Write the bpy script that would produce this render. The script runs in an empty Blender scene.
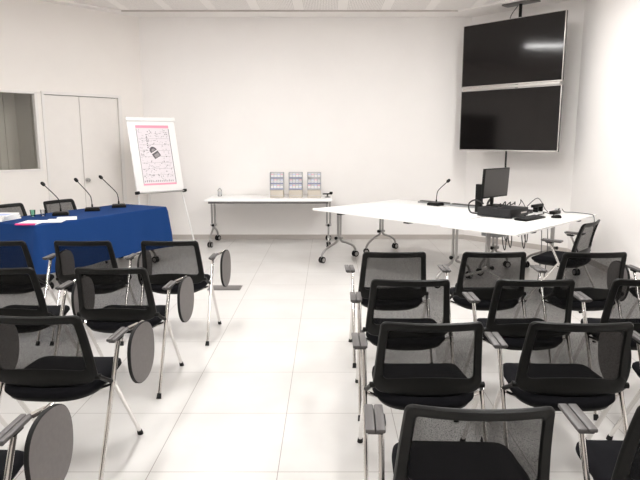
import bpy, bmesh, math, random
from mathutils import Vector, Matrix
random.seed(7)
C = bpy.context.scene.collection
PI = math.pi

# ------------------------------------------------------------------ materials
def mat(name, col, rough=0.5, metal=0.0, spec=0.5, **kw):
    m = bpy.data.materials.new(name); m.use_nodes = True
    b = m.node_tree.nodes['Principled BSDF']
    b.inputs['Base Color'].default_value = (*col, 1)
    b.inputs['Roughness'].default_value = rough
    b.inputs['Metallic'].default_value = metal
    b.inputs['Specular IOR Level'].default_value = spec
    for k, v in kw.items():
        b.inputs[k.replace('_', ' ')].default_value = v
    return m

def nt(m): return m.node_tree.nodes, m.node_tree.links, m.node_tree.nodes['Principled BSDF']

def add_noise(m, scale, c1, c2, bump=0.0, detail=4, stretch=None):
    N, L, b = nt(m)
    tc = N.new('ShaderNodeTexCoord'); mp = N.new('ShaderNodeMapping'); n = N.new('ShaderNodeTexNoise'); r = N.new('ShaderNodeValToRGB')
    if stretch: mp.inputs['Scale'].default_value = stretch
    L.new(tc.outputs['Object'], mp.inputs['Vector']); L.new(mp.outputs['Vector'], n.inputs['Vector'])
    n.inputs['Scale'].default_value = scale; n.inputs['Detail'].default_value = detail
    r.color_ramp.elements[0].color = (*c1, 1); r.color_ramp.elements[1].color = (*c2, 1)
    r.color_ramp.elements[0].position = .3; r.color_ramp.elements[1].position = .7
    L.new(n.outputs['Fac'], r.inputs['Fac']); L.new(r.outputs['Color'], b.inputs['Base Color'])
    if bump:
        bp = N.new('ShaderNodeBump'); bp.inputs['Strength'].default_value = bump; bp.inputs['Distance'].default_value = .002
        L.new(n.outputs['Fac'], bp.inputs['Height']); L.new(bp.outputs['Normal'], b.inputs['Normal'])
    return m

WALLC = (.80, .755, .715)
M = {}
M['wall'] = add_noise(mat('painted_plaster', WALLC, .75, spec=.2), 3, (.865, .842, .825), (.88, .857, .84), .04)
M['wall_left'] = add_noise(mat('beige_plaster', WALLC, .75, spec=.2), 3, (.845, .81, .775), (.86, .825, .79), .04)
M['door'] = add_noise(mat('door_laminate', (.74, .69, .63), .5), 8, (.80, .765, .73), (.82, .785, .75))
M['trim'] = mat('painted_trim', (.80, .775, .75), .5)
M['base'] = mat('skirting_and_step_shadow', (.50, .46, .43), .4)
M['gap'] = mat('dark_gap', (.03, .028, .025), .8)
M['white'] = mat('white_laminate', (.90, .895, .885), .3)
M['white_plastic'] = mat('white_plastic', (.85, .84, .83), .4)
M['alu'] = mat('satin_aluminium', (.42, .41, .40), .3, .85)
M['beam'] = mat('grey_steel', (.18, .175, .17), .4, .6)
M['chrome'] = mat('chrome', (.78, .76, .74), .12, 1.0)
M['rubber'] = mat('black_rubber', (.009, .009, .009), .7, spec=.25)
M['plastic'] = mat('black_plastic', (.0055, .0055, .005), .42, spec=.18)
M['fabric'] = add_noise(mat('black_seat_fabric', (.006, .006, .0075), .95, spec=.1), 400, (.0045, .0045, .0055), (.008, .008, .010), .3)
M['tablet'] = add_noise(mat('grey_laminate', (.13, .12, .116), .45, spec=.3), 60, (.122, .112, .108), (.140, .128, .124))
M['pad'] = mat('grey_arm_plastic', (.095, .089, .088), .45, spec=.35)
M['screen'] = mat('black_glass_screen', (.006, .005, .005), .09, spec=.35)
M['bezel'] = mat('silver_bezel', (.55, .52, .50), .35, .6)
M['tvback'] = mat('tv_black', (.02, .02, .02), .5)
M['case'] = add_noise(mat('charcoal_metal', (.014, .014, .015), .5, spec=.3), 30, (.012, .012, .013), (.016, .016, .0175))
M['monitor'] = mat('matt_grey_screen', (.033, .030, .029), .38)
M['cable'] = mat('black_cable', (.012, .012, .012), .55)
M['grey_cable'] = mat('grey_cable', (.12, .12, .12), .55)
M['tray'] = mat('grey_tray', (.30, .31, .31), .5)
M['cloth'] = add_noise(mat('blue_cloth', (.007, .038, .15), .85, spec=.15), 250, (.006, .034, .138), (.0085, .043, .162), .25)
M['paper'] = mat('paper', (.88, .87, .86), .7)
M['pink'] = mat('pink_print', (.75, .06, .24), .6)
M['palepink'] = mat('pale_pink_print', (.78, .33, .44), .6)
M['lilac'] = mat('lilac_print', (.74, .69, .72), .6)
M['ink'] = mat('grey_ink', (.10, .09, .10), .6)
M['ink2'] = mat('mid_grey_ink', (.30, .27, .28), .6)
M['blueink'] = mat('blue_print', (.36, .38, .52), .6)
M['bluepaper'] = mat('light_blue_print', (.45, .52, .80), .6)
M['beige'] = mat('beige_card', (.52, .47, .40), .7)
M['greyink'] = mat('grey_print', (.50, .50, .52), .6)
M['floorplate'] = mat('grey_floor_plate', (.12, .11, .105), .5)
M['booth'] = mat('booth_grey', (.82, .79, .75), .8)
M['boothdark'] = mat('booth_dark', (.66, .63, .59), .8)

# floor tiles
FX, FY, TS = -.245, 3.31, .632
def floor_mat():
    m = mat('floor_tiles', (.9, .87, .84), .28, spec=.4)
    N, L, b = nt(m)
    tc = N.new('ShaderNodeTexCoord'); mp = N.new('ShaderNodeMapping'); br = N.new('ShaderNodeTexBrick'); no = N.new('ShaderNodeTexNoise')
    mp.inputs['Location'].default_value = (-FX / TS, -FY / TS, 0); mp.inputs['Scale'].default_value = (1 / TS, 1 / TS, 1)
    L.new(tc.outputs['Object'], mp.inputs['Vector']); L.new(mp.outputs['Vector'], br.inputs['Vector'])
    br.offset = 0; br.squash = 1
    br.inputs['Scale'].default_value = 1; br.inputs['Brick Width'].default_value = 1; br.inputs['Row Height'].default_value = 1
    br.inputs['Mortar Size'].default_value = .0032; br.inputs['Mortar Smooth'].default_value = .1; br.inputs['Bias'].default_value = 0
    br.inputs['Color1'].default_value = (.59, .578, .562, 1); br.inputs['Color2'].default_value = (.605, .592, .576, 1)
    br.inputs['Mortar'].default_value = (.26, .235, .215, 1)
    L.new(tc.outputs['Object'], no.inputs['Vector']); no.inputs['Scale'].default_value = 2.2; no.inputs['Detail'].default_value = 5
    r = N.new('ShaderNodeValToRGB'); r.color_ramp.elements[0].color = (.90, .885, .875, 1); r.color_ramp.elements[1].color = (1, 1, 1, 1)
    r.color_ramp.elements[0].position = .25; r.color_ramp.elements[1].position = .65
    L.new(no.outputs['Fac'], r.inputs['Fac'])
    mx = N.new('ShaderNodeMix'); mx.data_type = 'RGBA'; mx.blend_type = 'MULTIPLY'; mx.inputs[0].default_value = 1
    L.new(br.outputs['Color'], mx.inputs[6]); L.new(r.outputs['Color'], mx.inputs[7]); L.new(mx.outputs[2], b.inputs['Base Color'])
    return m
M['floor'] = floor_mat()

def ceil_mat():
    m = mat('perforated_ceiling', (.7, .65, .61), .8, spec=.2)
    N, L, b = nt(m)
    tc = N.new('ShaderNodeTexCoord'); sep = N.new('ShaderNodeSeparateXYZ'); L.new(tc.outputs['Object'], sep.inputs[0])
    def mth(op, a, bb=None, clamp=False):
        n = N.new('ShaderNodeMath'); n.operation = op; n.use_clamp = clamp
        for i, v in enumerate((a, bb)):
            if v is None: continue
            if isinstance(v, (int, float)): n.inputs[i].default_value = v
            else: L.new(v, n.inputs[i])
        return n.outputs[0]
    def frac(v, s, o): return mth('FRACT', mth('DIVIDE', mth('SUBTRACT', v, o), s))
    bx = frac(sep.outputs[0], .64, .22 - .32)            # solid bands between perforated panels
    band = mth('LESS_THAN', mth('ABSOLUTE', mth('SUBTRACT', bx, .5)), .10)
    hx = mth('SUBTRACT', frac(sep.outputs[0], .022, 0), .5); hy = mth('SUBTRACT', frac(sep.outputs[1], .022, 0), .5)
    rr = mth('ADD', mth('MULTIPLY', hx, hx), mth('MULTIPLY', hy, hy))
    hole = mth('MULTIPLY', mth('LESS_THAN', rr, .075), mth('SUBTRACT', 1, band))
    mx = N.new('ShaderNodeMix'); mx.data_type = 'RGBA'
    mx.inputs[6].default_value = (.87, .84, .815, 1); mx.inputs[7].default_value = (.50, .475, .455, 1)
    L.new(hole, mx.inputs[0]); L.new(mx.outputs[2], b.inputs['Base Color'])
    return m
M['perf'] = ceil_mat()
M['ceil'] = mat('ceiling_plaster', (.85, .82, .795), .8, spec=.2)

def mesh_fabric():
    m = bpy.data.materials.new('chair_mesh_fabric'); m.use_nodes = True
    N, L = m.node_tree.nodes, m.node_tree.links
    b = N['Principled BSDF']; out = N['Material Output']
    b.inputs['Base Color'].default_value = (.005, .0048, .0046, 1); b.inputs['Roughness'].default_value = .8; b.inputs['Specular IOR Level'].default_value = .12
    tr = N.new('ShaderNodeBsdfTransparent'); mx = N.new('ShaderNodeMixShader')
    tc = N.new('ShaderNodeTexCoord'); v = N.new('ShaderNodeTexVoronoi'); v.inputs['Scale'].default_value = 520
    L.new(tc.outputs['Object'], v.inputs['Vector'])
    mr = N.new('ShaderNodeMapRange'); mr.inputs[1].default_value = .15; mr.inputs[2].default_value = .75
    mr.inputs[3].default_value = .48; mr.inputs[4].default_value = .90
    L.new(v.outputs['Distance'], mr.inputs[0]); L.new(mr.outputs[0], mx.inputs[0])
    L.new(tr.outputs[0], mx.inputs[1]); L.new(b.outputs[0], mx.inputs[2]); L.new(mx.outputs[0], out.inputs['Surface'])
    return m
M['net'] = mesh_fabric()

def glass_mat(name, tint, fac=.12):
    m = bpy.data.materials.new(name); m.use_nodes = True
    N, L = m.node_tree.nodes, m.node_tree.links
    out = N['Material Output']; N.remove(N['Principled BSDF'])
    tr = N.new('ShaderNodeBsdfTransparent'); tr.inputs[0].default_value = (*tint, 1)
    gl = N.new('ShaderNodeBsdfGlossy'); gl.inputs['Roughness'].default_value = .03
    fr = N.new('ShaderNodeFresnel'); fr.inputs[0].default_value = 1.5
    mx = N.new('ShaderNodeMixShader')
    L.new(fr.outputs[0], mx.inputs[0]); L.new(tr.outputs[0], mx.inputs[1]); L.new(gl.outputs[0], mx.inputs[2]); L.new(mx.outputs[0], out.inputs['Surface'])
    return m
M['glass'] = glass_mat('window_glass', (.92, .92, .90))
M['acrylic'] = glass_mat('clear_acrylic', (.93, .93, .93))
M['green_glass'] = glass_mat('green_glass', (.72, .90, .82))
def emit(name, col, s):
    m = bpy.data.materials.new(name); m.use_nodes = True
    N, L = m.node_tree.nodes, m.node_tree.links; N.remove(N['Principled BSDF'])
    e = N.new('ShaderNodeEmission'); e.inputs[0].default_value = (*col, 1); e.inputs[1].default_value = s
    L.new(e.outputs[0], N['Material Output'].inputs['Surface']); return m
M['lamp'] = emit('lamp_diffuser', (1, .985, .965), 30)

# ------------------------------------------------------------------ mesh helpers
def BM(): return bmesh.new()
def box(bm, lo, hi, bev=0, mi=0, X=None, seg=2):
    t = bmesh.new(); r = bmesh.ops.create_cube(t, size=1)
    s = [hi[i] - lo[i] for i in range(3)]; c = [(hi[i] + lo[i]) / 2 for i in range(3)]
    for v in t.verts: v.co = Vector((v.co[0] * s[0] + c[0], v.co[1] * s[1] + c[1], v.co[2] * s[2] + c[2]))
    if bev: bmesh.ops.bevel(t, geom=t.edges[:], offset=bev, segments=seg, affect='EDGES', profile=.5)
    merge(bm, t, mi, X)
def merge(bm, t, mi=0, X=None):
    mp = {}
    for v in t.verts: mp[v] = bm.verts.new(X @ v.co if X else v.co)
    for f in t.faces:
        try:
            g = bm.faces.new([mp[v] for v in f.verts]); g.material_index = mi if mi is not None else f.material_index
        except ValueError: pass
    t.free()
def tube(bm, pts, r, n=10, mi=0, cap=True):
    pts = [Vector(p) for p in pts]; rs = r if isinstance(r, (list, tuple)) else [r] * len(pts)
    rings = []; up = None
    for i, p in enumerate(pts):
        a = pts[max(i - 1, 0)]; b = pts[min(i + 1, len(pts) - 1)]; d = (b - a).normalized()
        if up is None:
            up = Vector((0, 0, 1)) if abs(d.z) < .9 else Vector((1, 0, 0))
        s = d.cross(up).normalized(); up = s.cross(d).normalized()
        rings.append([bm.verts.new(p + (s * math.cos(2 * PI * k / n) + up * math.sin(2 * PI * k / n)) * rs[i]) for k in range(n)])
    for a, b in zip(rings, rings[1:]):
        for k in range(n):
            f = bm.faces.new((a[k], a[(k + 1) % n], b[(k + 1) % n], b[k])); f.material_index = mi
    if cap:
        for q, rev in ((rings[0], True), (rings[-1], False)):
            f = bm.faces.new(q[::-1] if rev else q); f.material_index = mi
def smooth_path(pts, n=6):
    P = [Vector(p) for p in pts]; P = [2 * P[0] - P[1]] + P + [2 * P[-1] - P[-2]]; out = []
    for i in range(1, len(P) - 2):
        a, b, c, d = P[i - 1:i + 3]
        for k in range(n):
            t = k / n
            out.append(.5 * ((2 * b) + (c - a) * t + (2 * a - 5 * b + 4 * c - d) * t * t + (3 * b - a - 3 * c + d) * t ** 3))
    out.append(P[-2]); return out
def lathe(bm, prof, n=20, mi=0, X=None):
    rings = []
    for r, z in prof:
        rings.append([bm.verts.new((X @ Vector((r * math.cos(2 * PI * k / n), r * math.sin(2 * PI * k / n), z))) if X else Vector((r * math.cos(2 * PI * k / n), r * math.sin(2 * PI * k / n), z))) for k in range(n)])
    for a, b in zip(rings, rings[1:]):
        for k in range(n):
            f = bm.faces.new((a[k], a[(k + 1) % n], b[(k + 1) % n], b[k])); f.material_index = mi
    for q, rev in ((rings[0], True), (rings[-1], False)):
        f = bm.faces.new(q[::-1] if rev else q); f.material_index = mi
def loft(bm, loops, mi=0, cap=True):
    R = [[bm.verts.new(p) for p in l] for l in loops]; n = len(R[0])
    for a, b in zip(R, R[1:]):
        for k in range(n):
            f = bm.faces.new((a[k], a[(k + 1) % n], b[(k + 1) % n], b[k])); f.material_index = mi
    if cap:
        bm.faces.new(R[0][::-1]).material_index = mi; bm.faces.new(R[-1]).material_index = mi
def prism(bm, poly, z0, z1, mi=0):
    loft(bm, [[(x, y, z0) for x, y in poly], [(x, y, z1) for x, y in poly]], mi)
def link(o, parent=None):
    C.objects.link(o)
    if parent: o.parent = parent
    return o
def obj(name, bm, m, parent=None, angle=35, flat=False):
    bmesh.ops.recalc_face_normals(bm, faces=bm.faces[:])
    me = bpy.data.meshes.new(name); bm.to_mesh(me); bm.free()
    for x in (m if isinstance(m, (list, tuple)) else [m]): me.materials.append(M[x])
    if not flat:
        me.polygons.foreach_set('use_smooth', [True] * len(me.polygons))
        me.set_sharp_from_angle(angle=math.radians(angle))
    return link(bpy.data.objects.new(name, me), parent)
def tag(o, label=None, cat=None, group=None, kind=None):
    if label: o['label'] = label
    if cat: o['category'] = cat
    if group: o['group'] = group
    if kind: o['kind'] = kind
    return o
def thing(name, label, cat, loc=(0, 0, 0), rz=0, group=None):
    o = link(bpy.data.objects.new(name, None)); o.location = loc; o.rotation_euler = (0, 0, rz); o.empty_display_size = .1
    return tag(o, label, cat, group)
def struct(name, bm, m, parent=None, flat=True):
    o = obj(name, bm, m, parent, flat=flat)
    if parent is None: o['kind'] = 'structure'
    return o
def place(o, loc, rz=0): o.location = loc; o.rotation_euler = (0, 0, rz); return o
def copy_tree(o, parent=None):
    c = o.copy(); C.objects.link(c)
    if parent: c.parent = parent
    for ch in list(o.children): copy_tree(ch, c)
    return c
def Rz(a, loc=(0, 0, 0)): return Matrix.Translation(loc) @ Matrix.Rotation(a, 4, 'Z')

# ------------------------------------------------------------------ room
CZ = 3.475
KL = Vector((-2.92, 9.56)); DL = Vector((-.67, -.742)).normalized()          # left diagonal wall
KR = Vector((2.23, 9.56)); DR = Vector((.70, -.714)).normalized()           # right diagonal wall
TL = 5.0; PL = KL + DL * TL
TR = 1.735; PR = KR + DR * TR
YB = -3.2
room = [(PL.x, YB), (PR.x, YB), (PR.x, PR.y), (KR.x, KR.y), (KL.x, KL.y), (PL.x, PL.y)]
bm = BM(); prism(bm, [(PL.x - .9, YB - .2), (PR.x + .2, YB - .2), (PR.x + .2, 9.8), (PL.x - .9, 9.8)], -.1, 0); struct('floor', bm, 'floor')
bm = BM()
field = [(PL.x + .3, YB + .1), (PR.x - .3, YB + .1), (PR.x - .35, 7.75), (1.93, 9.17), (-3.05, 9.17), (PL.x + .3, 6.0)]
prism(bm, [(PL.x - .3, YB - .2), (PR.x + .2, YB - .2), (PR.x + .2, 9.8), (PL.x - .3, 9.8)], CZ + .024, CZ + .15); struct('ceiling', bm, 'perf')
bm = BM()                                                       # flat plaster border round the perforated field
out = [(PL.x - .15, YB - .15), (PR.x + .15, YB - .15), (PR.x + .15, 9.7), (1.93, 9.7), (-3.0, 9.7), (PL.x - .15, 9.7)]
n = 6
vi0 = [bm.verts.new((*p, CZ)) for p in field]; vi1 = [bm.verts.new((*p, CZ + .024)) for p in field]; vo = [bm.verts.new((*p, CZ)) for p in out]
for k in range(n):
    j = (k + 1) % n
    bm.faces.new((vi0[k], vi0[j], vo[j], vo[k])); f = bm.faces.new((vi0[k], vi1[k], vi1[j], vi0[j])); f.material_index = 1 if k == 3 else 0  # back reveal takes the darker skirting colour as a painted shadow line of the step
struct('trim_1', bm, ['ceil', 'base'])

def wall_seg(bm, P, D, a, b, z0, z1, th=.12, mi=0):            # slab along a wall line, thickness outwards
    nrm = Vector((-D.y, D.x))
    if nrm.dot(Vector((0, 3)) - P) > 0: nrm = -nrm
    q = [P + D * a, P + D * b, P + D * b + nrm * th, P + D * a + nrm * th]
    prism(bm, [(v.x, v.y) for v in q], z0, z1, mi)
EX = Vector((1, 0)); EY = Vector((0, 1))
bm = BM(); wall_seg(bm, KL, EX, -.05, KR.x - KL.x + .05, 0, CZ); struct('wall_back', bm, 'wall')
bm = BM(); wall_seg(bm, KR, DR, 0, TR, 0, CZ); struct('wall_diagonal_right', bm, 'wall')
bm = BM(); wall_seg(bm, Vector((PR.x, YB)), EY, -.1, PR.y - YB, 0, CZ); struct('wall_right', bm, 'wall')
bm = BM(); wall_seg(bm, Vector((PL.x, YB)), EX, -.1, PR.x - PL.x + .1, 0, CZ); struct('wall_rear', bm, 'wall')
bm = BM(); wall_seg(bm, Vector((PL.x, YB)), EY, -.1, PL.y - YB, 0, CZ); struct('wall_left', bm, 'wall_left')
D0, D1, DZ = .375, 1.57, 2.265
W0, W1, WZ0, WZ1 = 1.625, 3.30, 1.175, 2.262
bm = BM()
for a, b, z0, z1 in ((0, D0, 0, CZ), (D0, D1, DZ, CZ), (D1, W0, 0, CZ), (W0, W1, 0, WZ0), (W0, W1, WZ1, CZ), (W1, TL, 0, CZ)):
    wall_seg(bm, KL, DL, a, b, z0, z1)
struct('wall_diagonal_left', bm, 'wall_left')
NL = Vector((-DL.y, DL.x)); NL = NL if NL.dot(Vector((0, 3)) - KL) > 0 else -NL   # points into the room
def inwall(bm, a, b, z0, z1, d0, d1, mi=0):                    # box relative to the left diagonal wall, depth d0..d1 into the room
    q = [KL + DL * a + NL * d0, KL + DL * b + NL * d0, KL + DL * b + NL * d1, KL + DL * a + NL * d1]
    prism(bm, [(v.x, v.y) for v in q], z0, z1, mi)
# double door
d = tag(link(bpy.data.objects.new('door_1', None)), kind='structure')
bm = BM(); inwall(bm, D0, D0 + .055, 0, DZ, -.1, .022); inwall(bm, D1 - .035, D1, 0, DZ, -.1, .022); inwall(bm, D0, D1, DZ - .03, DZ + .01, -.1, .025); obj('door_frame', bm, 'trim', d, flat=True)
bm = BM(); inwall(bm, D0 + .035, D1 - .035, 0, DZ - .03, -.11, -.06); obj('door_backing', bm, 'gap', d, flat=True)
SP = 1.03
for a, b in ((D0 + .059, SP - .004), (SP + .004, D1 - .039)):
    bm = BM(); inwall(bm, a, b, .008, DZ - .038, -.05, -.006); obj('door_leaf', bm, 'door', d, flat=True)
kp = KL + DL * .985 + NL * .0
bm = BM(); X = Matrix.Translation((kp.x, kp.y, 1.02)) @ Vector((0, 0, 1)).rotation_difference(Vector((NL.x, NL.y, 0))).to_matrix().to_4x4()
lathe(bm, [(.028, -.01), (.028, .004), (.012, .006), (.012, .03), (.026, .034), (.028, .05), (.02, .058)], 16, X=X); obj('door_knob', bm, 'alu', d)
# booth window
w = tag(link(bpy.data.objects.new('window_1', None)), kind='structure')
bm = BM()
inwall(bm, W0, W0 + .035, WZ0, WZ1, -.12, .012); inwall(bm, W1 - .045, W1, WZ0, WZ1, -.12, .012)
inwall(bm, W0, W1, WZ0, WZ0 + .03, -.12, .016); inwall(bm, W0, W1, WZ1 - .03, WZ1, -.12, .012); obj('window_frame', bm, 'trim', w, flat=True)
bm = BM(); inwall(bm, W0 + .035, W1 - .045, WZ0 + .03, WZ1 - .03, -.075, -.069); obj('window_pane', bm, 'glass', w, flat=True)
bm = BM()
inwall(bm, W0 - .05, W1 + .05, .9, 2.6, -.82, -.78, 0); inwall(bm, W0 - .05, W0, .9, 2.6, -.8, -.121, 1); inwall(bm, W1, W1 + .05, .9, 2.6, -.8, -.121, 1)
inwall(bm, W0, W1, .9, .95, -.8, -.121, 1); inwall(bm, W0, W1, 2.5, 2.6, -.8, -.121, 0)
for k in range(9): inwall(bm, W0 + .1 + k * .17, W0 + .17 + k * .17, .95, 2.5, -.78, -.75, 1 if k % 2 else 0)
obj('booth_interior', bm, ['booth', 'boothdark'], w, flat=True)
# skirting
bm = BM(); wall_seg(bm, KL + Vector((0, -.012)), EX, 0, KR.x - KL.x, 0, .075, .012); struct('baseboard_back', bm, 'base')
NR = Vector((-DR.y, DR.x)); NR = NR if NR.dot(Vector((0, 3)) - KR) > 0 else -NR
bm = BM(); wall_seg(bm, KR + NR * .012, DR, 0, TR, 0, .075, .012); struct('baseboard_diagonal_right', bm, 'base')
bm = BM(); wall_seg(bm, Vector((PR.x - .012, YB)), EY, 0, PR.y - YB, 0, .075, .012); struct('baseboard_right', bm, 'base')
bm = BM(); inwall(bm, 0, D0, 0, .075, 0, .012); inwall(bm, D1, TL, 0, .075, 0, .012); struct('baseboard_diagonal_left', bm, 'base')

# ------------------------------------------------------------------ ceiling lights (above the frame)
def ceiling_light(x, y, where, sx=.20, sy=1.25):
    t = thing('ceiling_light', 'long white ceiling light ' + where, 'ceiling light', (x, y, CZ + .028), 0, 'linear ceiling lights')
    bm = BM(); box(bm, (-sx / 2 - .02, -sy / 2 - .02, -.05), (sx / 2 + .02, sy / 2 + .02, 0), .004); obj('housing', bm, 'white_plastic', t)
    bm = BM(); box(bm, (-sx / 2, -sy / 2, -.056), (sx / 2, sy / 2, -.051)); obj('diffuser', bm, 'lamp', t, flat=True)
for x, y, wh in ((-1.4, 6.75, 'over the front of the left chair block'), (1.9, 6.5, 'over the white desk'), (-1.4, 4.0, 'over the middle of the left chair block'),
                 (1.4, 4.0, 'over the middle of the right chair block'), (-1.4, 1.2, 'over the nearest left chairs'), (1.4, 1.2, 'over the nearest right chairs'),
                 (-4.2, 4.0, 'by the left side wall')):
    ceiling_light(x, y, wh)

# ------------------------------------------------------------------ chairs
def back_y(x, z):
    t = (z - .45) / .39
    return -.190 - .015 * t - .065 * t * t + .045 * (abs(x) / .25) ** 2
def back_w(z): return 1.0 - .118 * (z - .49) / .35
def rrect(x1, z0, z1, r, ne=10, nc=6):
    pts = []
    cs = [(x1 - r[0], z0 + r[0], -PI / 2, r[0]), (x1 - r[1], z1 - r[1], 0, r[1]), (-x1 + r[1], z1 - r[1], PI / 2, r[1]), (-x1 + r[0], z0 + r[0], PI, r[0])]
    for i, (cx, cz, a, rr) in enumerate(cs):
        arc = [(cx + rr * math.cos(a + PI / 2 * k / nc), cz + rr * math.sin(a + PI / 2 * k / nc)) for k in range(nc + 1)]
        pts += arc
        nx = cs[(i + 1) % 4]; e = (nx[0] + nx[3] * math.cos(nx[2]), nx[1] + nx[3] * math.sin(nx[2])); s = arc[-1]
        for k in range(1, ne): pts.append((s[0] + (e[0] - s[0]) * k / ne, s[1] + (e[1] - s[1]) * k / ne))
    return pts
ZB, ZT = .485, .84
def build_back(parent):
    O = rrect(.252, ZB, ZT, (.05, .028)); I = rrect(.211, .545, ZT - .042, (.03, .012))
    loops = []
    for (ox, oz), (ix, iz) in zip(O, I):
        if iz < .60: iz += .022 * max(0, 1 - (ix / .215) ** 2)
        oz2 = oz
        if oz < .50: oz2 = oz - .012 * max(0, 1 - (ox / .25) ** 2)
        ox *= back_w(oz); ix *= back_w(iz)
        L = []
        for f, dy in ((0, .004), (.12, .013), (.85, .011), (1, .004), (1, -.004), (.85, -.011), (.12, -.013), (0, -.004)):
            x = ox + (ix - ox) * f; z = oz2 + (iz - oz2) * f
            L.append((x, back_y(x, z) + dy, z))
        loops.append(L)
    bm = BM(); R = [[bm.verts.new(p) for p in l] for l in loops]; n = len(R)
    for i in range(n):
        a, b = R[i], R[(i + 1) % n]
        for k in range(8): bm.faces.new((a[k], a[(k + 1) % 8], b[(k + 1) % 8], b[k]))
    b = obj('backrest', bm, 'plastic', parent, 50)
    bm = BM(); nx, nz = 16, 12; G = []
    for j in range(nz + 1):
        row = []
        for i in range(nx + 1):
            u = -1 + 2 * i / nx
            zb = .545 + .022 * (1 - u * u) - .012; zt = ZT - .034
            z = zb + (zt - zb) * j / nz; x = u * .220 * back_w(z)
            row.append(bm.verts.new((x, back_y(x, z), z)))
        G.append(row)
    for j in range(nz):
        for i in range(nx): bm.faces.new((G[j][i], G[j][i + 1], G[j + 1][i + 1], G[j + 1][i]))
    obj('mesh_panel', bm, 'net', b)
    return b
def seat_loop(ins, z, dip=0):
    pts = []
    for k in range(56):
        a = 2 * PI * k / 56; c, s = math.cos(a), math.sin(a)
        e = 2 / (5.0 if s > 0 else 3.0)
        x = (.242 - (.012 if s > 0 else 0) - ins) * math.copysign(abs(c) ** e, c)
        y = .03 + ((.25 if s > 0 else .255) - ins) * math.copysign(abs(s) ** e, s)
        pts.append((x, y, z - dip * max(0, s) ** 3))
    return pts
def build_seat(parent):
    bm = BM()
    loft(bm, [seat_loop(.035, .418), seat_loop(.010, .424), seat_loop(0, .438, .004), seat_loop(.002, .456, .012), seat_loop(.014, .470, .02), seat_loop(.04, .477, .018), seat_loop(.10, .474, .008), seat_loop(.16, .470)])
    s = obj('seat', bm, 'fabric', parent, 60)
    bm = BM(); loft(bm, [seat_loop(.11, .382), seat_loop(.06, .388), seat_loop(.02, .408), seat_loop(.018, .422)]); obj('seat_pan', bm, 'plastic', s, 60)
XL = .278
def build_leg(parent, sx, kind, arm):
    bm = BM()
    if kind == 'rear':
        z1 = .640 if arm else .455
        y1 = -.285 + .34 * z1 / .645
        pts = [(sx * XL, -.285 + .34 * z / .645, z) for z in (.012, .2, .45, z1)]
        tube(bm, pts, .0115, 12)
        if arm: tube(bm, [(sx * XL, y1 - .045, .648), (sx * XL, y1 + .045, .648)], .011, 10)
        fy = -.285
    else:
        tube(bm, [(sx * (XL - .002), -.055, .452), (sx * (XL - .002), -.02, .415), (sx * XL, .27, .012)], .0115, 12); fy = .27
    l = obj('leg', bm, 'chrome', parent)
    bm = BM(); tube(bm, [(sx * XL, fy + (-.002 if kind == 'rear' else .002), 0), (sx * XL, fy + (.014 if kind == 'rear' else -.014), .03)], [.016, .0135], 12); obj('foot_cap', bm, 'rubber', l)
def build_arm(parent, sx, tablet):
    x0, x1 = sx * (XL - .010), sx * (XL + (.036 if tablet else .058)); xm = sx * (XL + (.014 if tablet else .024))
    bm = BM()
    for a, b in ((x0, xm - sx * .0015), (xm + sx * .0015, x1)):
        box(bm, (min(a, b), -.078, .657), (max(a, b), .118, .672), .005)
    box(bm, (min(x0, x1) + .008, -.07, .650), (max(x0, x1) - .008, .11, .658), .002)
    a = obj('armrest', bm, 'pad', parent)
    bm = BM(); box(bm, (sx * XL - .017, .02, .632), (sx * XL + .017, .085, .652), .004); obj('armrest_bracket', bm, 'rubber', a)
    if tablet:
        xt = sx * (XL + .100)
        bm = BM(); N = 48
        def lp(k, x):
            L = []
            for i in range(N):
                q = 2 * PI * i / N; c, s = math.cos(q), math.sin(q)
                y = .085 + .138 * k * math.copysign(abs(c) ** .86, c) * (1 + .06 * s); z = .548 + .155 * k * math.copysign(abs(s) ** .86, s)
                L.append((x + sx * .10 * (y - .085), y, z))
            return L
        e = .009
        loft(bm, [lp(.975, xt - e), lp(1, xt - e + .003), lp(1, xt + e - .003), lp(.975, xt + e)], 0)
        bm.faces.ensure_lookup_table()
        for f in bm.faces:
            if len(f.verts) > 4: f.material_index = 1
        t = obj('writing_tablet', bm, ['rubber', 'tablet'], parent, 30)
        bm = BM(); tube(bm, [(sx * (XL + .03), .112, .664), (sx * (XL + .065), .145, .676), (xt - sx * .012, .135, .684)], [.012, .011, .010], 10)
        lathe(bm, [(.014, -.028), (.016, -.026), (.016, .026), (.014, .028)], 14, X=Matrix.Translation((xt - sx * .012, .125, .682)) @ Matrix.Rotation(PI / 2, 4, 'X'))
        obj('tablet_hinge', bm, 'chrome', t)
def make_chair(arms):                                          # arms: {-1 / +1: has tablet}
    t = thing('conference_chair', '', 'chair', group='black mesh-back conference chairs')
    build_seat(t); build_back(t)
    for sx in (-1, 1):
        build_leg(t, sx, 'rear', sx in arms); build_leg(t, sx, 'front', False)
        bm = BM(); lathe(bm, [(.010, -.014), (.014, -.012), (.014, .012), (.010, .014)], 16, X=Matrix.Translation((sx * .250, -.150, .512)) @ Matrix.Rotation(PI / 2, 4, 'Y'))
        tube(bm, [(sx * .254, -.150, .512), (sx * .262, -.10, .478), (sx * .274, -.05, .447)], .011, 10)
        obj('back_bracket', bm, 'plastic', t)
    bm = BM(); tube(bm, [(-.276, -.045, .43), (-.2, -.045, .400), (.2, -.045, .400), (.276, -.045, .43)], .010, 10); obj('cross_bar', bm, 'chrome', t)
    for sx, tb in arms.items(): build_arm(t, sx, tb)
    return t
protos = {}
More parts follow.
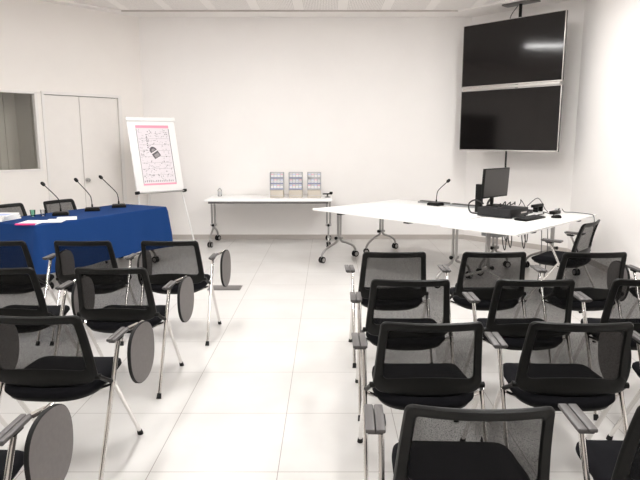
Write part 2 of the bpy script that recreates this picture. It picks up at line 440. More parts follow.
def chair(kind, x, y, rz, label):
    arms = {'L': {-1: False}, 'LT': {-1: True}, 'RT': {1: True}, 'LR': {-1: False, 1: False}, 'N': {}}[kind]
    if kind not in protos: o = protos[kind] = make_chair(arms)
    else: o = copy_tree(protos[kind])
    o.location = (x, y, 0); o.rotation_euler = (0, 0, math.radians(rz)); o['label'] = label
    return o
# right block: column A beside the aisle, then B, C, D towards the wall
chair('L', .468, 4.31, 1, 'black mesh-back chair, right block, front row, beside the aisle')
chair('L', .475, 3.49, -1, 'black mesh-back chair, right block, second row, beside the aisle')
chair('L', .455, 2.70, 0, 'black mesh-back chair, right block, third row, beside the aisle')
chair('L', .464, 1.885, -2, 'olive-black mesh-back chair, right block, nearest row, beside the aisle')
chair('L', 1.178, 4.31, 0, 'black mesh-back chair, right block, front row, second from the aisle, before the white desk')
chair('L', 1.182, 3.49, 0, 'black mesh-back chair, right block, second row, second from the aisle')
chair('L', 1.115, 2.70, -2, 'black mesh-back chair, right block, third row, second from the aisle')
chair('L', 1.17, 1.89, -2, 'black mesh-back chair, right block, nearest row, cut by the frame corner')
chair('L', 1.882, 4.30, 0, 'black mesh-back chair, right block, front row, third from the aisle')
chair('L', 1.863, 3.49, -3, 'black mesh-back chair, right block, second row, third from the aisle, by the frame edge')
chair('LT', 1.81, 2.72, -2, 'black chair with hanging grey writing tablet, right block, third row, third from aisle')
chair('LT', 2.60, 4.31, 0, 'black chair with hanging grey writing tablet, right block, front row, against the right wall')
# left block: column beside the aisle carries hanging tablets on its right arm
chair('RT', -1.235, 4.77, 0, 'black chair with hanging tablet, left block, front row, beside the aisle')
chair('RT', -1.34, 3.80, -1, 'black chair with hanging tablet, left block, second row, beside the aisle')
chair('RT', -1.33, 2.80, -2, 'black chair with hanging tablet, left block, third row, beside the aisle')
chair('RT', -1.345, 1.82, 0, 'black chair with large hanging tablet, left block, nearest row, beside the aisle')
chair('RT', -1.915, 4.77, 0, 'black mesh-back chair, left block, front row, second from the aisle, before the blue table')
chair('RT', -2.035, 3.80, -1, 'black mesh-back chair, left block, second row, second from the aisle')
chair('RT', -2.05, 2.80, 0, 'black chair with hanging tablet, left block, third row, second from the aisle')
chair('RT', -2.585, 4.77, 0, 'black mesh-back chair, left block, front row, third from the aisle')

# ------------------------------------------------------------------ tables
def table_leg(t, x, W, flip):
    bm = BM(); zj = .285; zt = .685
    for dx in (-.024, .024):
        tube(bm, [(x + dx, 0, zj - .005), (x + dx, 0, zt)], .015, 12)
    box(bm, (x - .045, -.035, zj), (x + .045, .035, zj + .035), .006)
    box(bm, (x - .04, -.19, zt - .005), (x + .04, .19, zt + .02), .005)
    for s in (-1, 1):
        p = smooth_path([(x, s * .022, zj + .01), (x, s * .05, zj - .035), (x, s * .155, .215), (x, s * .265, .165), (x, s * .315, .115), (x, s * .32, .085)], 6)
        tube(bm, p, .0155, 12)
    l = obj('leg', bm, 'alu', t)
    bm = BM(); lathe(bm, [(.010, 0), (.010, .02), (.02, .022), (.021, .04), (.015, .045)], 14, X=Matrix.Translation((x, -.033, zj + .018)) @ Matrix.Rotation(PI / 2, 4, 'X')); obj('fold_knob', bm, 'rubber', l)
    for s in (-1, 1):
        bm = BM()
        X = Matrix.Translation((x, s * .32, .042)) @ Matrix.Rotation(random.uniform(-.8, .8), 4, 'Z') @ Matrix.Rotation(PI / 2, 4, 'Y')
        for q in (-.019, .019):
            XX = X @ Matrix.Translation((.0, .0, q))
            lathe(bm, [(.034, -.011), (.042, -.008), (.042, .008), (.034, .011)], 22, 0, XX)
            lathe(bm, [(.026, -.0125), (.026, .0125)], 18, 1, XX)
        lathe(bm, [(.012, -.022), (.012, .022)], 10, 1, X)
        tube(bm, [(x, s * .32, .05), (x, s * .32, .10)], .012, 10, 1)
        obj('caster', bm, ['rubber', 'alu'], l)
def folding_table(label, loc, rz, L, W, group='white folding tables', beam=.17, inset=.12):
    t = thing('folding_table', label, 'table', loc, rz, group)
    bm = BM(); box(bm, (-L / 2, -W / 2, .705), (L / 2, W / 2, .73), .005); obj('tabletop', bm, 'white', t)
    bm = BM()
    for y in (-beam, beam): box(bm, (-L / 2 + inset, y - .02, .672), (L / 2 - inset, y + .02, .7045), .003)
    obj('under_frame', bm, 'beam', t)
    for i, x in enumerate((-L / 2 + .45, L / 2 - .45)):
        bm = BM(); box(bm, (x - .035, -W / 2 + .03, .683), (x + .035, -W / 2 + .10, .7045), .004); box(bm, (x + .05, -W / 2 + .04, .69), (x + .07, -W / 2 + .09, .7045), .002); obj('fold_catch', bm, 'rubber', t)
    table_leg(t, -L / 2 + inset, W, 1); table_leg(t, L / 2 - inset, W, -1)
    return t
U = Vector((.695, -.719)).normalized(); V = Vector((-U.y, U.x)); AU = math.atan2(U.y, U.x); AV = math.atan2(V.y, V.x)
P0 = Vector((-.20, 7.624))
def uv(u, v, z=0): p = P0 + U * u + V * v; return (p.x, p.y, z)
folding_table('long white folding table on casters against the back wall, holding leaflet racks', (-.88, 9.11, 0), 0, 1.90, .80, beam=.36, inset=.055)
folding_table('white folding table on casters whose left corner points to the aisle', uv(.985, .435), AU, 1.96, .862, inset=.06)
folding_table('white folding table holding one gooseneck microphone, between the back wall and its twin', uv(.985, 1.305), AU, 1.96, .862, inset=.06)
folding_table('white folding table carrying the computer, set across the ends of two others', uv(2.425, 1.01), AV + math.radians(2), 2.07, .86, inset=.24)

# blue covered table
BA = Vector((-3.025, 6.06)); BB = Vector((-2.131, 7.796))
bu = (BB - BA).normalized(); bL = (BB - BA).length; bv = Vector((-bu.y, bu.x)); bW = .82
bc = BA + bu * bL / 2 + bv * bW / 2; AB = math.atan2(bu.y, bu.x)
folding_table('folding table on casters hidden under the blue cloth', (bc.x, bc.y, 0), AB, bL - .03, bW - .03, inset=.15)
def cloth():
    L, W, r = bL / 2, bW / 2, .02
    per = []                                                   # points, outward normals, corner weight
    seg = [((L, -W), (L, W), (1, 0)), ((L, W), (-L, W), (0, 1)), ((-L, W), (-L, -W), (-1, 0)), ((-L, -W), (L, -W), (0, -1))]
    for (a, b, nn) in seg:
        ln = math.hypot(b[0] - a[0], b[1] - a[1]); n = max(8, int(ln / .03))
        for k in range(n):
            t = (k + .5) / n; per.append((a[0] + (b[0] - a[0]) * t, a[1] + (b[1] - a[1]) * t, nn, min(t, 1 - t) * ln, ln))
    N = len(per); bm = BM(); rows = []
    for j, (dz, out) in enumerate([(0, -.010), (0, -.003), (.003, .002), (.012, .004), (.06, .007), (.14, .012), (.24, .02), (.34, .028), (.44, .035), (.53, .04)]):
        row = []
        for i, (x, y, nn, dc, ln) in enumerate(per):
            s = i * .03
            wave = (math.sin(s * 17) * .5 + math.sin(s * 9.3 + 1) * .6) * .016 * (dz / .5)
            cr = max(0, 1 - dc / .13)
            o = out + wave * (1 - cr) + cr * cr * .05 * min(1, dz / .35)
            drop = dz * (1 + .035 * math.sin(s * 2.1) + .05 * math.sin(s * .9 + 2))
            if nn == (0, 1): drop *= .30
            px, py = x + nn[0] * o, y + nn[1] * o
            if dz > .05 and cr > 0:                            # spread the corner fold round
                px += math.copysign(cr ** 3 * .02, x) if nn[0] == 0 else 0; py += math.copysign(cr ** 3 * .02, y) if nn[1] == 0 else 0
            row.append(bm.verts.new((px, py, .7335 - drop)))
        rows.append(row)
    for a, b in zip(rows, rows[1:]):
        for k in range(N): bm.faces.new((a[k], b[k], b[(k + 1) % N], a[(k + 1) % N]))
    bm.faces.new(rows[0])
    o = obj('tablecloth', bm, 'cloth', None, 80); place(o, (bc.x, bc.y, 0), AB)
    tag(o, 'royal blue cloth draped over the speakers table by the left wall', 'tablecloth')
cloth()
chair('N', -3.52 + .235, 7.64 - .12, -118, 'black mesh-back chair behind the blue table, in front of the door')
chair('N', -3.92 + .235, 7.13 - .12, -116, 'black mesh-back chair behind the blue table, under the booth window')
chair('LR', 2.365, 5.775, 48, 'black chair with two armrests pulled up to the computer desk, facing sideways')

# ------------------------------------------------------------------ microphones
def microphone(x, y, z, hx, hy, hz, rz, label):
    t = thing('gooseneck_microphone', label, 'microphone', (x, y, z), rz, 'gooseneck table microphones')
    R = Matrix.Rotation(-rz, 3, 'Z'); h = R @ Vector((hx, hy, hz))
    bm = BM(); loft(bm, [[(a * (.088 - i), b * (.07 - i), zz) for a, b in ((-1, -1), (1, -1), (1, 1), (-1, 1))] for i, zz in ((0, 0), (0, .026), (.014, .042))]); bs = obj('base', bm, 'plastic', t, 30)
    bm = BM(); box(bm, (-.02, -.05, .036), (.02, -.03, .043), .002); obj('talk_button', bm, 'pad', bs)
    s = Vector((0, .02, .038)); d = (h - s)
    pts = smooth_path([s, s + Vector((0, 0, .10)) + Vector((d.x, d.y, 0)) * .03, s + Vector((d.x * .18, d.y * .18, .17)), h], 7)
    bm = BM(); tube(bm, pts, .0055, 8); tube(bm, [s, s + Vector((0, 0, .04))], .011, 10); obj('gooseneck', bm, 'rubber', t)
    dd = (h - pts[-4]).normalized(); q = Vector((0, 0, 1)).rotation_difference(dd).to_matrix().to_4x4()
    bm = BM(); lathe(bm, [(.008, -.02), (.017, -.012), (.021, .005), (.020, .025), (.012, .038), (.004, .041)], 16, X=Matrix.Translation(h) @ q); obj('windscreen', bm, 'rubber', t)
zb = .7345
microphone(-2.748, 7.738, zb, -.215, .02, .385, .35, 'gooseneck microphone at the far end of the blue table, beside the flip chart')
microphone(-2.947, 7.354, zb, -.17, .0, .375, .35, 'gooseneck microphone in the middle of the blue table')
microphone(-3.146, 6.913, zb, -.175, .0, .36, .35, 'gooseneck microphone on the blue table, behind the white papers')
microphone(1.465, 7.98, .7305, .165, .03, .325, AU, 'gooseneck microphone on the white table, left of the computer')

# ------------------------------------------------------------------ flip chart
FA = math.radians(38)
fc = thing('flip_chart', 'white flip chart on a tripod holding a pink headed poster, behind the blue table', 'flip chart', (-2.44, 8.66, 0), FA)
lean = math.radians(15); FW, FH = .72, 1.10; FZ = .86
FX_ = Matrix.Translation((0, 0, FZ)) @ Matrix.Rotation(-lean, 4, 'X')      # board plane: local x across, z up, faces -y
bm = BM(); box(bm, (-FW / 2, 0, 0), (FW / 2, .025, FH), .006, 0, FX_); bd = obj('board', bm, 'white_plastic', fc)
bm = BM(); box(bm, (-FW / 2 - .01, -.022, FH - .05), (FW / 2 + .01, -.0005, FH + .008), .004, 0, FX_); obj('clamp_bar', bm, 'white_plastic', bd)
bm = BM(); box(bm, (-FW / 2 + .03, -.07, -.022), (FW / 2 - .03, -.001, -.004), .003, 0, FX_); obj('pen_tray', bm, 'alu', bd)
for s in (-1, 1):
    bm = BM(); box(bm, (s * FW / 2 - .026, -.04, -.024), (s * FW / 2 + .026, .028, .016), .006, 0, FX_); obj('corner_cap', bm, 'rubber', bd)
for s in (-1, 1):
    bm = BM(); tube(bm, [FX_ @ Vector((s * .33, .035, 0)), (.46 if s > 0 else -.36, -.10, .012)], .012, 10); l = obj('leg', bm, 'white_plastic', fc)
    bm = BM(); tube(bm, [(.459 if s > 0 else -.3595, -.097, .03), (.4605 if s > 0 else -.3605, -.103, 0)], .016, 10); obj('foot_cap', bm, 'pad', l)
bm = BM(); tube(bm, [FX_ @ Vector((0, .04, .85)), (0, .62, .012)], .012, 10); l = obj('leg', bm, 'white_plastic', fc)
bm = BM(); tube(bm, [(0, .615, .03), (0, .622, 0)], .016, 10); obj('foot_cap', bm, 'pad', l)
# poster sheet: header, columns of tiny marks, a dark central motif
bm = BM(); PW, PH = .50, .89; px0, pz0 = -PW / 2 + .005, .10
def pm(x0, x1, z0, z1, mi, dy=-.0035): box(bm, (px0 + x0, dy, pz0 + z0), (px0 + x1, dy + .0015, pz0 + z1), 0, mi, FX_)
box(bm, (px0, -.0025, pz0), (px0 + PW, -.0008, pz0 + PH), 0, 0, FX_)
pm(0, PW, PH - .022, PH, 1); pm(0, PW, PH - .04, PH - .022, 5); pm(0, PW, 0, .026, 1)
pm(0, .008, .026, PH - .05, 4); pm(PW - .008, PW, .026, PH - .05, 3)
rp = random.Random(3)
for k in range(260):
    x = .02 + rp.random() * (PW - .05); z = .09 + rp.random() * (PH - .16)
    if math.hypot(x - PW * .5, (z - PH * .5) * .7) < .10: continue
    ww, hh = rp.choice([(.022, .004), (.004, .02), (.012, .004), (.010, .012), (.016, .003)])
    pm(x, x + ww, z, z + hh, rp.choice([3, 4, 4, 2, 4]))
for k in range(7):
    pm(.02, PW - .02, .15 + k * .09, .1525 + k * .09, 4)
for k in range(16): pm(.025 + k * .028, .037 + k * .028, .045, .06 + .02 * rp.random(), 4)
for k in range(7): pm(.135, .15, .55 + k * .032, .565 + k * .032, 2)
a = math.radians(30); cx_, cz_ = px0 + PW * .46, pz0 + PH * .55   # tilted capsule motif: dark dome over a paler block
def motif(pts, dy, mi):
    q = [(p * math.cos(a) - r * math.sin(a), p * math.sin(a) + r * math.cos(a)) for p, r in pts]
    loft(bm, [[FX_ @ Vector((cx_ + p, dy, cz_ + r)) for p, r in q], [FX_ @ Vector((cx_ + p, dy + .001, cz_ + r)) for p, r in q]], mi)
motif([(.055 * math.cos(PI * k / 12), .012 + .075 * math.sin(PI * k / 12)) for k in range(13)], -.0045, 3)
motif([(.03 * math.cos(PI * k / 12), .022 + .035 * math.sin(PI * k / 12)) for k in range(13)], -.0055, 4)
motif([(-.055, -.09), (.055, -.09), (.055, -.006), (-.055, -.006)], -.0045, 2)
motif([(-.035, -.08), (.04, -.08), (.04, -.03), (-.035, -.03)], -.0055, 4)
po = obj('poster', bm, ['lilac', 'palepink', 'ink', 'ink', 'ink2', 'palepink'], fc, flat=True); po['label'] = 'lilac poster with pink header and grey marks'

# ------------------------------------------------------------------ television pair
TA = Vector((2.0, 9.05)); TB = Vector((3.05, 7.90)); td = (TB - TA).normalized(); tw = (TB - TA).length; ta = math.atan2(td.y, td.x); tm = (TA + TB) / 2
def television(z0, z1, label):
    t = thing('television', label, 'television', (tm.x, tm.y, z0), ta, 'stacked wall televisions'); h = z1 - z0
    bm = BM(); box(bm, (-tw / 2, .0, 0), (tw / 2, .035, h), .004); box(bm, (-tw * .3, .034, h * .15), (tw * .3, .075, h * .7), .012); hs = obj('housing', bm, 'tvback', t)
    bm = BM(); b = .011
    for lo, hi in (((-tw / 2, -.008, 0), (tw / 2, .006, b * 1.5)), ((-tw / 2, -.008, h - b * .6), (tw / 2, .006, h)), ((-tw / 2, -.008, 0), (-tw / 2 + b * .6, .006, h)), ((tw / 2 - b, -.008, 0), (tw / 2, .006, h))):
        box(bm, lo, hi, .002)
    obj('bezel', bm, 'bezel', t)
    bm = BM(); box(bm, (-tw / 2 + b * .5, -.004, b), (tw / 2 - b * .6, .003, h - b * .5)); obj('screen', bm, 'screen', t, flat=True)
    return t
television(1.45, 2.315, 'lower black television of the hanging pair in the right corner')
television(2.365, 3.245, 'upper black television of the hanging pair, with a lamp reflection')
mt = thing('television_mount', 'black ceiling pole and plate carrying the two televisions', 'television mount', (tm.x, tm.y, 1.9), ta)
bm = BM(); tube(bm, [(0.03, .16, -.2), (.03, .16, CZ - 1.9 - .01)], .022, 14); obj('pole', bm, 'rubber', mt)
bm = BM(); box(bm, (-.22, .08, CZ - 1.9 - .022), (.28, .24, CZ - 1.9), .004); obj('ceiling_plate', bm, 'beam', mt)
for z in (-.05, .85):
    bm = BM(); box(bm, (-.3, .08, z - .04), (.36, .135, z + .04), .004); obj('crossbar', bm, 'beam', mt)
bm = BM(); tube(bm, smooth_path([(-.1, .10, 1.15), (-.12, .16, 1.4), (-.03, .19, CZ - 1.93)], 6), .006, 8); obj('mount_cable', bm, 'grey_cable', mt)
bm = BM(); box(bm, (-tw / 2 + .03, -.012, 2.322), (tw / 2 - .03, .03, 2.358), .006); o = obj('sound_bar', bm, 'bezel'); place(o, (tm.x, tm.y, 0), ta); tag(o, 'slim silver bar between the upper and lower television', 'sound bar')

# ------------------------------------------------------------------ back table items
def rack(x, y, label, idx, where):
    t = thing('leaflet_rack', label, 'leaflet rack', (x, y, .7305), 0, 'tiered racks on the back wall table')
    w, h = .205, .385
    bm = BM(); box(bm, (-w / 2, -.09, 0), (w / 2, .09, .115), .003); b = obj('base_box', bm, 'beige', t)
    bm = BM(); box(bm, (-w / 2 + .004, -.0925, .035), (w / 2 - .004, -.0895, .043)); obj('printed_band', bm, 'greyink', b)
    bm = BM()
    for s in (-1, 1): box(bm, (s * w / 2 - .003, -.085, .115), (s * w / 2 + .003, .088, h))
    box(bm, (-w / 2, .08, .115), (w / 2, .085, h)); obj('side_panels', bm, 'greyink', t, flat=True)
    for k in range(3):
        z = .125 + k * .082; y0 = -.06 + k * .042
        bm = BM(); box(bm, (-w / 2 + .004, y0 - .004, z), (w / 2 - .004, y0 + .04, z + .004)); box(bm, (-w / 2 + .004, y0 - .006, z), (w / 2 - .004, y0 - .003, z + .020)); obj('shelf', bm, 'blueink' if idx < 2 or k == 1 else 'greyink', t, flat=True)
        for c in range(4):
            xx = -w / 2 + .028 + c * .049
            key = (idx + c + k) % 3
            bm = BM(); box(bm, (-.020, -.004, 0), (.020, .004, .07), 0, 0); box(bm, (-.020, -.0046, .052), (.020, -.0041, .062), 0, 1); box(bm, (-.014, -.0046, .03), (.014, -.0041, .034), 0, 2)
            o = obj('leaflet', bm, ['paper', ('greyink', 'bluepaper', 'palepink')[key], 'greyink'], flat=True); place(o, (x + xx, y + y0 + .014, .7305 + z + .0045))
            tag(o, 'small pale printed leaflet standing in the %s rack' % where, 'leaflet', 'leaflets in the %s rack' % where)
rack(-.778, 9.12, 'tiered leaflet rack, farthest left of three on the back wall table', 0, 'left tiered')
rack(-.490, 9.12, 'tiered leaflet rack, middle one of three on the back wall table', 1, 'middle tiered')
rack(-.205, 9.12, 'tiered leaflet rack, farthest right of three, beside the small dark stand', 2, 'right tiered')
t = thing('plastic_bottle', 'small clear bottle alone at the left of the back wall table', 'bottle', (-1.70, 9.30, .7305))
bm = BM(); lathe(bm, [(.026, 0), (.032, .006), (.032, .09), (.026, .108), (.012, .122), (.012, .130)], 18); obj('body', bm, 'acrylic', t)
bm = BM(); lathe(bm, [(.0322, .025), (.0326, .026), (.0326, .07), (.0322, .071)], 18); obj('paper_label', bm, 'greyink', t)
bm = BM(); lathe(bm, [(.014, .128), (.014, .152), (.010, .155)], 14); obj('cap', bm, 'white_plastic', t)
t = thing('device_stand', 'small dark stand at the right end of the back wall table', 'stand', (.0, 9.12, .7305))
bm = BM(); lathe(bm, [(.045, 0), (.045, .008), (.014, .014), (.012, .045)], 18); obj('base', bm, 'beam', t)
bm = BM(); box(bm, (-.075, -.03, .045), (.075, .03, .06), .004); box(bm, (.03, -.03, .055), (.08, .02, .085), .006); obj('cradle', bm, 'plastic', t)

# ------------------------------------------------------------------ computer desk items
DZ_ = .7308
t = thing('desktop_computer', 'flat black desktop computer case on the white desk under the monitor', 'computer', (*uv(2.112, 1.115)[:2], DZ_), AU)
bm = BM(); box(bm, (-.215, -.23, .008), (.20, .20, .105), .004); cs = obj('case', bm, 'case', t)
bm = BM(); box(bm, (.2005, -.19, .015), (.206, .19, .098), .003); obj('front_panel', bm, 'plastic', t)
bm = BM(); box(bm, (.2065, .02, .045), (.2085, .15, .062), .001); obj('disc_drive', bm, 'bezel', t)
for a in (-.18, .18):
    for b in (-.16, .16):
        bm = BM(); lathe(bm, [(.014, 0), (.016, .009)], 12, X=Matrix.Translation((a, b, 0))); obj('foot_pad', bm, 'rubber', t)
mz = DZ_ + .1055
t = thing('computer_monitor', 'grey screened computer monitor standing on the desktop case', 'monitor', (*uv(1.975, 1.165)[:2], mz), AU)
bm = BM(); loft(bm, [[(-.08, -.10, 0), (.08, -.10, 0), (.08, .10, 0), (-.08, .10, 0)], [(-.07, -.09, .012), (.07, -.09, .012), (.07, .09, .012), (-.07, .09, .012)]]); obj('stand_base', bm, 'plastic', t)
bm = BM(); box(bm, (-.068, -.03, .01), (-.048, .03, .26), .004); obj('stand_neck', bm, 'plastic', t)
TX = Matrix.Translation((-.035, 0, .10)) @ Matrix.Rotation(math.radians(3), 4, 'Y')
mh, mw = .345, .28
bm = BM(); box(bm, (-.008, -mw, 0), (.022, mw, mh), .004, 0, TX); box(bm, (-.035, -mw * .6, mh * .2), (-.006, mw * .6, mh * .85), .01, 0, TX); sh = obj('housing', bm, 'plastic', t)
bm = BM(); box(bm, (.0222, -mw + .012, .018), (.0245, mw - .012, mh - .012), 0, 0, TX); obj('screen', bm, 'monitor', t, flat=True)
t = thing('loudspeaker', 'narrow upright black speaker on the desk, left of the monitor', 'speaker', (*uv(1.72, 1.20)[:2], DZ_), AU)
bm = BM(); box(bm, (-.04, -.024, 0), (.04, .024, .345), .006); obj('cabinet', bm, 'plastic', t)
bm = BM(); box(bm, (.0405, -.02, .02), (.044, .02, .32), .002); obj('grille', bm, 'case', t)
t = thing('keyboard', 'black keyboard lying on the white desk before the computer case', 'keyboard', (*uv(2.47, 1.06)[:2], DZ_), AU)
bm = BM(); box(bm, (-.075, -.225, 0), (.075, .225, .018), .004, 0, Matrix.Rotation(math.radians(2), 4, 'Y') @ Matrix.Translation((0, 0, .003))); kb = obj('body', bm, 'plastic', t)
bm = BM()
for r_ in range(5):
    for c_ in range(15): box(bm, (-.058 + r_ * .024, -.213 + c_ * .0285, .0215 - (r_ - 2) * .0008), (-.038 + r_ * .024, -.189 + c_ * .0285, .027 - (r_ - 2) * .0008), .002, 0, None, 1)
obj('keys', bm, 'case', t)
t = thing('computer_mouse', 'black computer mouse to the right of the keyboard', 'mouse', (*uv(2.63, 1.37)[:2], DZ_), AU + .5)
bm = BM(); loft(bm, [[(.058 * k * math.cos(q * PI / 10), .034 * k * math.sin(q * PI / 10), z + (.004 * math.cos(q * PI / 10) if z > .02 else 0)) for q in range(20)] for k, z in ((.92, 0), (1, .008), (.96, .018), (.75, .030), (.35, .036))]); obj('shell', bm, 'plastic', t)
bm = BM(); lathe(bm, [(.008, -.003), (.008, .003)], 10, X=Matrix.Translation((-.03, 0, .029)) @ Matrix.Rotation(PI / 2, 4, 'X')); obj('scroll_wheel', bm, 'pad', t)
def cable(name, pts, label, r=.004, m='cable', cat='cable', group='loose cables on the computer desk'):
    bm = BM(); tube(bm, smooth_path(pts, 7), r, 7); o = obj(name, bm, m); return tag(o, label, cat, group)
def uvp(u, v, z): return uv(u, v, DZ_ + z)
t = thing('power_adapter', 'black power adapter brick on the desk behind the mouse', 'adapter', (*uv(2.45, 1.72)[:2], DZ_), AV)
bm = BM(); box(bm, (-.085, -.035, 0), (.085, .035, .04), .006); obj('body', bm, 'plastic', t)
bm = BM(); tube(bm, smooth_path([(.084, 0, .02), (.11, .01, .035), (.13, .01, .055)], 5), [.010] * 5 + [.008] * 6, 8); obj('cord_plug', bm, 'rubber', t)
t = thing('desk_webcam', 'black webcam bar on a stub stand among cables on the desk', 'webcam', (*uv(2.20, 1.76)[:2], DZ_), AV)
bm = BM(); box(bm, (-.12, -.025, .06), (.13, .025, .095), .008); obj('bar', bm, 'plastic', t)
bm = BM(); box(bm, (-.05, -.03, 0), (-.02, .03, .062), .004); box(bm, (.07, -.03, 0), (.10, .03, .062), .004); obj('bracket', bm, 'plastic', t)
t = thing('docking_station', 'low black docking box beside the computer case', 'dock', (*uv(2.18, 1.50)[:2], DZ_), AV)
bm = BM(); box(bm, (-.10, -.05, 0), (.10, .05, .045), .005); obj('body', bm, 'case', t)
bm = BM(); box(bm, (-.09, -.0525, .012), (.02, -.0495, .03), .001); obj('port_strip', bm, 'pad', t)
cable('cable', [uvp(1.84, 1.02, .010), uvp(1.72, 1.04, .012), uvp(1.67, 1.06, .06), uvp(1.67, 1.07, .12), uvp(1.73, 1.08, .16), uvp(1.80, 1.08, .15), uvp(1.86, 1.08, .125)], 'thick black cable looping up beside the narrow speaker', .009)
cable('cable', [uvp(2.30, 1.31, .112), uvp(2.30, 1.45, .17), uvp(2.30, 1.56, .19), uvp(2.30, 1.66, .14), uvp(2.31, 1.74, .05), uvp(2.32, 1.80, .008)], 'thin black cable arching highest behind the docking box', .0045)
cable('cable', [uvp(2.20, 1.30, .113), uvp(2.19, 1.36, .15), uvp(2.15, 1.43, .17), uvp(2.11, 1.58, .11), uvp(2.10, 1.70, .008)], 'thin black cable running from the case to the webcam', .0045)
cable('cable', [uvp(2.38, 1.42, .007), uvp(2.42, 1.49, .02), uvp(2.38, 1.56, .03), uvp(2.43, 1.62, .012)], 'short black cable lying between docking box and adapter', .006)
cable('cable', [uvp(2.47, 1.86, .05), uvp(2.48, 1.92, .01), uvp(2.55, 1.98, .006), uvp(2.66, 1.98, .006), uvp(2.79, 1.90, .012), uvp(2.845, 1.87, .004), uvp(2.87, 1.85, -.07), uvp(2.875, 1.82, -.20), uvp(2.875, 1.80, -.35)], 'grey cable hanging over the desk edge beside the chair', .005, 'grey_cable')
rn = random.Random(11)
for k in range(4):
    y = -.17 + k * .11
    cable('cable', [uvp(2.10, 1.14 + y, .1135), uvp(2.13, 1.16 + y, .13 + .04 * rn.random()), uvp(2.12, 1.19 + y, .12 + .05 * rn.random()), uvp(2.11, 1.21 + y, .1135)], ['black cable bunched at the left of the monitor foot', 'black cable bunched left of centre under the screen', 'black cable bunched right of centre under the screen', 'black cable bunched at the right of the monitor foot'][k], .007)
t = thing('plug_adapter', 'small white plug adapter lying on the far end of the desk', 'plug', (*uv(2.36, 1.98)[:2], DZ_), AV)
bm = BM(); box(bm, (-.03, -.025, 0), (.03, .025, .035), .006); obj('body', bm, 'greyink', t)
bm = BM(); tube(bm, [(.03, 0, .018), (.05, 0, .018)], .008, 8); obj('pin', bm, 'alu', t)
# flat grey strips along the far edge of the microphone table
for u0, u1, v0, lb in ((.52, 1.04, 1.60, 'grey cable duct strip lying behind the gooseneck microphone'), (1.07, 1.62, 1.58, 'grey cable duct strip lying between microphone and speaker')):
    t = thing('cable_duct', lb, 'cable duct', uv((u0 + u1) / 2, v0, DZ_), AU, 'cable ducts on the microphone table'); l = (u1 - u0) / 2
    bm = BM(); box(bm, (-l, -.045, 0), (l, .045, .02), .003); obj('base', bm, 'tray', t)
    bm = BM(); box(bm, (-l + .02, -.03, .0205), (l - .02, .03, .036), .006); obj('cover', bm, 'pad', t)
# cable dropping from the television to the desk
def on_tv(x, y, z): p = tm + td * x + Vector((-td.y, td.x)) * y; return (p.x, p.y, z)
cable('television_cable', [on_tv(-.02, .06, 1.55), on_tv(-.02, .06, 1.30), on_tv(-.025, .05, 1.10), uv(1.42, 2.1, .90), uv(1.55, 1.70, .80), uv(1.68, 1.52, .755), uv(1.76, 1.42, .746)], 'thick black cable dropping from the lower television to the desk', .014, group=None)
# under-desk tray and loops
t = thing('cable_tray', 'grey box shaped cable tray fixed under the computer desk', 'cable tray', uv(2.43, .36, .62), AU)
bm = BM(); box(bm, (-.10, -.08, -.005), (.10, .08, .05), .006); obj('tray', bm, 'tray', t)
bm = BM(); box(bm, (-.09, -.07, .05), (-.07, .07, .084), .002); box(bm, (.07, -.07, .05), (.09, .07, .084), .002); obj('hanger', bm, 'beam', t)
for k in range(7):
    u = 2.36 + .07 * rn.random(); v = .60 + k * .095; dp = .10 + .16 * rn.random()
    cable('hanging_cable', [uv(u, v - .03, .70), uv(u + .02, v - .036, .68 - dp * .7), uv(u + .03, v, .66 - dp), uv(u + .02, v + .036, .68 - dp * .6), uv(u, v + .03, .70)], 'loop of cable hanging under the computer desk', .0055, 'grey_cable' if k % 2 else 'cable', 'cable', 'cable loops under the computer desk')
for k, (u, v, lb) in enumerate(((2.68, .92, 'straight cable hanging to the floor under the desk, nearer the tray'), (2.70, 1.02, 'straight cable hanging to the floor under the desk, nearer the chair'))):
    cable('hanging_cable', [uv(u, v, .70), uv(u + .01, v + .005, .4), uv(u - .005, v, .1), uv(u - .05, v + .03, .008), uv(u - .2, v + .08, .007)], lb, .005, 'grey_cable', 'cable', 'cables hanging to the floor')

# ------------------------------------------------------------------ blue table papers
def sheet(name, x, y, w, h, rz, z, mats, label, cat, th=.003, extra=None):
    bm = BM(); box(bm, (-w / 2, -h / 2, 0), (w / 2, h / 2, th), 0, 0)
    if extra: extra(bm, w, h, th)
    o = obj(name, bm, mats, flat=True); place(o, (x, y, z), rz); return tag(o, label, cat)
zt = .7345
def pinkedge(bm, w, h, th): box(bm, (-w / 2, -h / 2, th), (w / 2, -h / 2 + .055, th + .0006), 0, 1); box(bm, (-w / 2, -h / 2 - .0008, 0), (w / 2, -h / 2, th), 0, 1)
sheet('folder', -3.16, 6.24, .21, .30, AB - PI / 2 - .15 + PI / 2 - .9, zt, ['paper', 'pink'], 'white folder with a bright pink edge at the blue table corner', 'folder', .012, pinkedge)
def lines(bm, w, h, th):
    for k in range(9): box(bm, (-w * .38, -h * .38 + k * h * .09, th), (w * .36, -h * .38 + k * h * .09 + .006, th + .0004), 0, 1)
sheet('paper_sheet', -2.99, 6.42, .21, .297, AB - .95, zt + .0005, ['paper', 'greyink'], 'loose white sheet lying beside the pink edged folder', 'paper', .002, lines)
sheet('paper_sheet', -2.94, 6.60, .21, .297, AB - .7, zt + .003, ['paper', 'greyink'], 'loose white sheet lying nearest the middle microphone', 'paper', .002, None)
t = thing('brochure_stack', 'stack of white and light blue brochures at the blue table end', 'brochures', (-3.60, 6.50, zt), AB - 1.2)
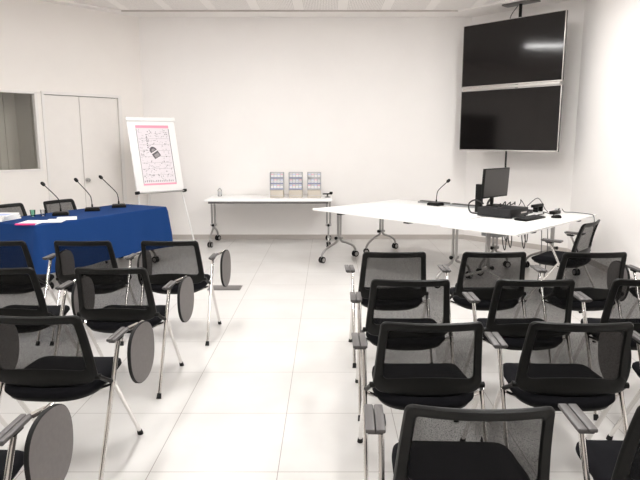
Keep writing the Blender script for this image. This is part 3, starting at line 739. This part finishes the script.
for k in range(3):
    bm = BM(); box(bm, (-.105, -.15, k * .022), (.105, .15, k * .022 + .020), .003, 0, Matrix.Rotation(.12 * (k - 1), 4, 'Z')); box(bm, (-.09, -.1505, k * .022 + .004), (.02, -.1498, k * .022 + .016), 0, 1, Matrix.Rotation(.12 * (k - 1), 4, 'Z')); box(bm, (-.08, -.12, k * .022 + .0195), (.09, .03, k * .022 + .0206), 0, 1, Matrix.Rotation(.12 * (k - 1), 4, 'Z'))
    obj('brochure', bm, ['paper', 'bluepaper'], t, flat=True)
for x, y, lb, m_ in ((-3.42, 6.80, 'small greenish tumbler behind the papers, nearer the brochure stack', 'green_glass'), (-3.32, 6.84, 'small clear tumbler behind the papers, nearer the microphone', 'acrylic')):
    t = thing('tumbler', lb, 'glass', (x, y, zt), 0, 'tumblers on the blue table')
    bm = BM(); lathe(bm, [(.024, 0), (.031, .075), (.029, .075), (.023, .006)], 18); obj('cup', bm, m_, t)
# floor plate
t = thing('floor_box', 'flat grey service plate on the tiles by the front aisle chair', 'floor plate', (-1.13, 6.32, 0))
bm = BM(); box(bm, (-.18, -.10, 0), (.18, .10, .008), .003); obj('frame', bm, 'beam', t)
bm = BM(); box(bm, (-.165, -.085, .008), (.165, .085, .012), .002); obj('lid', bm, 'floorplate', t)

# ------------------------------------------------------------------ camera, world, view
cam = bpy.data.cameras.new('camera'); co = link(bpy.data.objects.new('camera', cam))
cam.sensor_width = 36; cam.lens = 590 / 640 * 36; cam.shift_x = -7.5 / 640; cam.clip_start = .05
co.location = (0, 0, 1.62); co.rotation_euler = (PI / 2 - math.atan(101 / 590), 0, 0)
sc = bpy.context.scene; sc.camera = co
w = bpy.data.worlds.new('world'); sc.world = w; w.use_nodes = True
w.node_tree.nodes['Background'].inputs[0].default_value = (.9, .92, 1, 1); w.node_tree.nodes['Background'].inputs[1].default_value = .3
sc.view_settings.view_transform = 'Standard'; sc.view_settings.look = 'None'; sc.view_settings.gamma = 1; sc.view_settings.exposure = 1.40
sc.cycles.diffuse_bounces = 6; sc.cycles.transparent_max_bounces = 16
try: sc.cycles.use_denoising = True
except Exception: pass
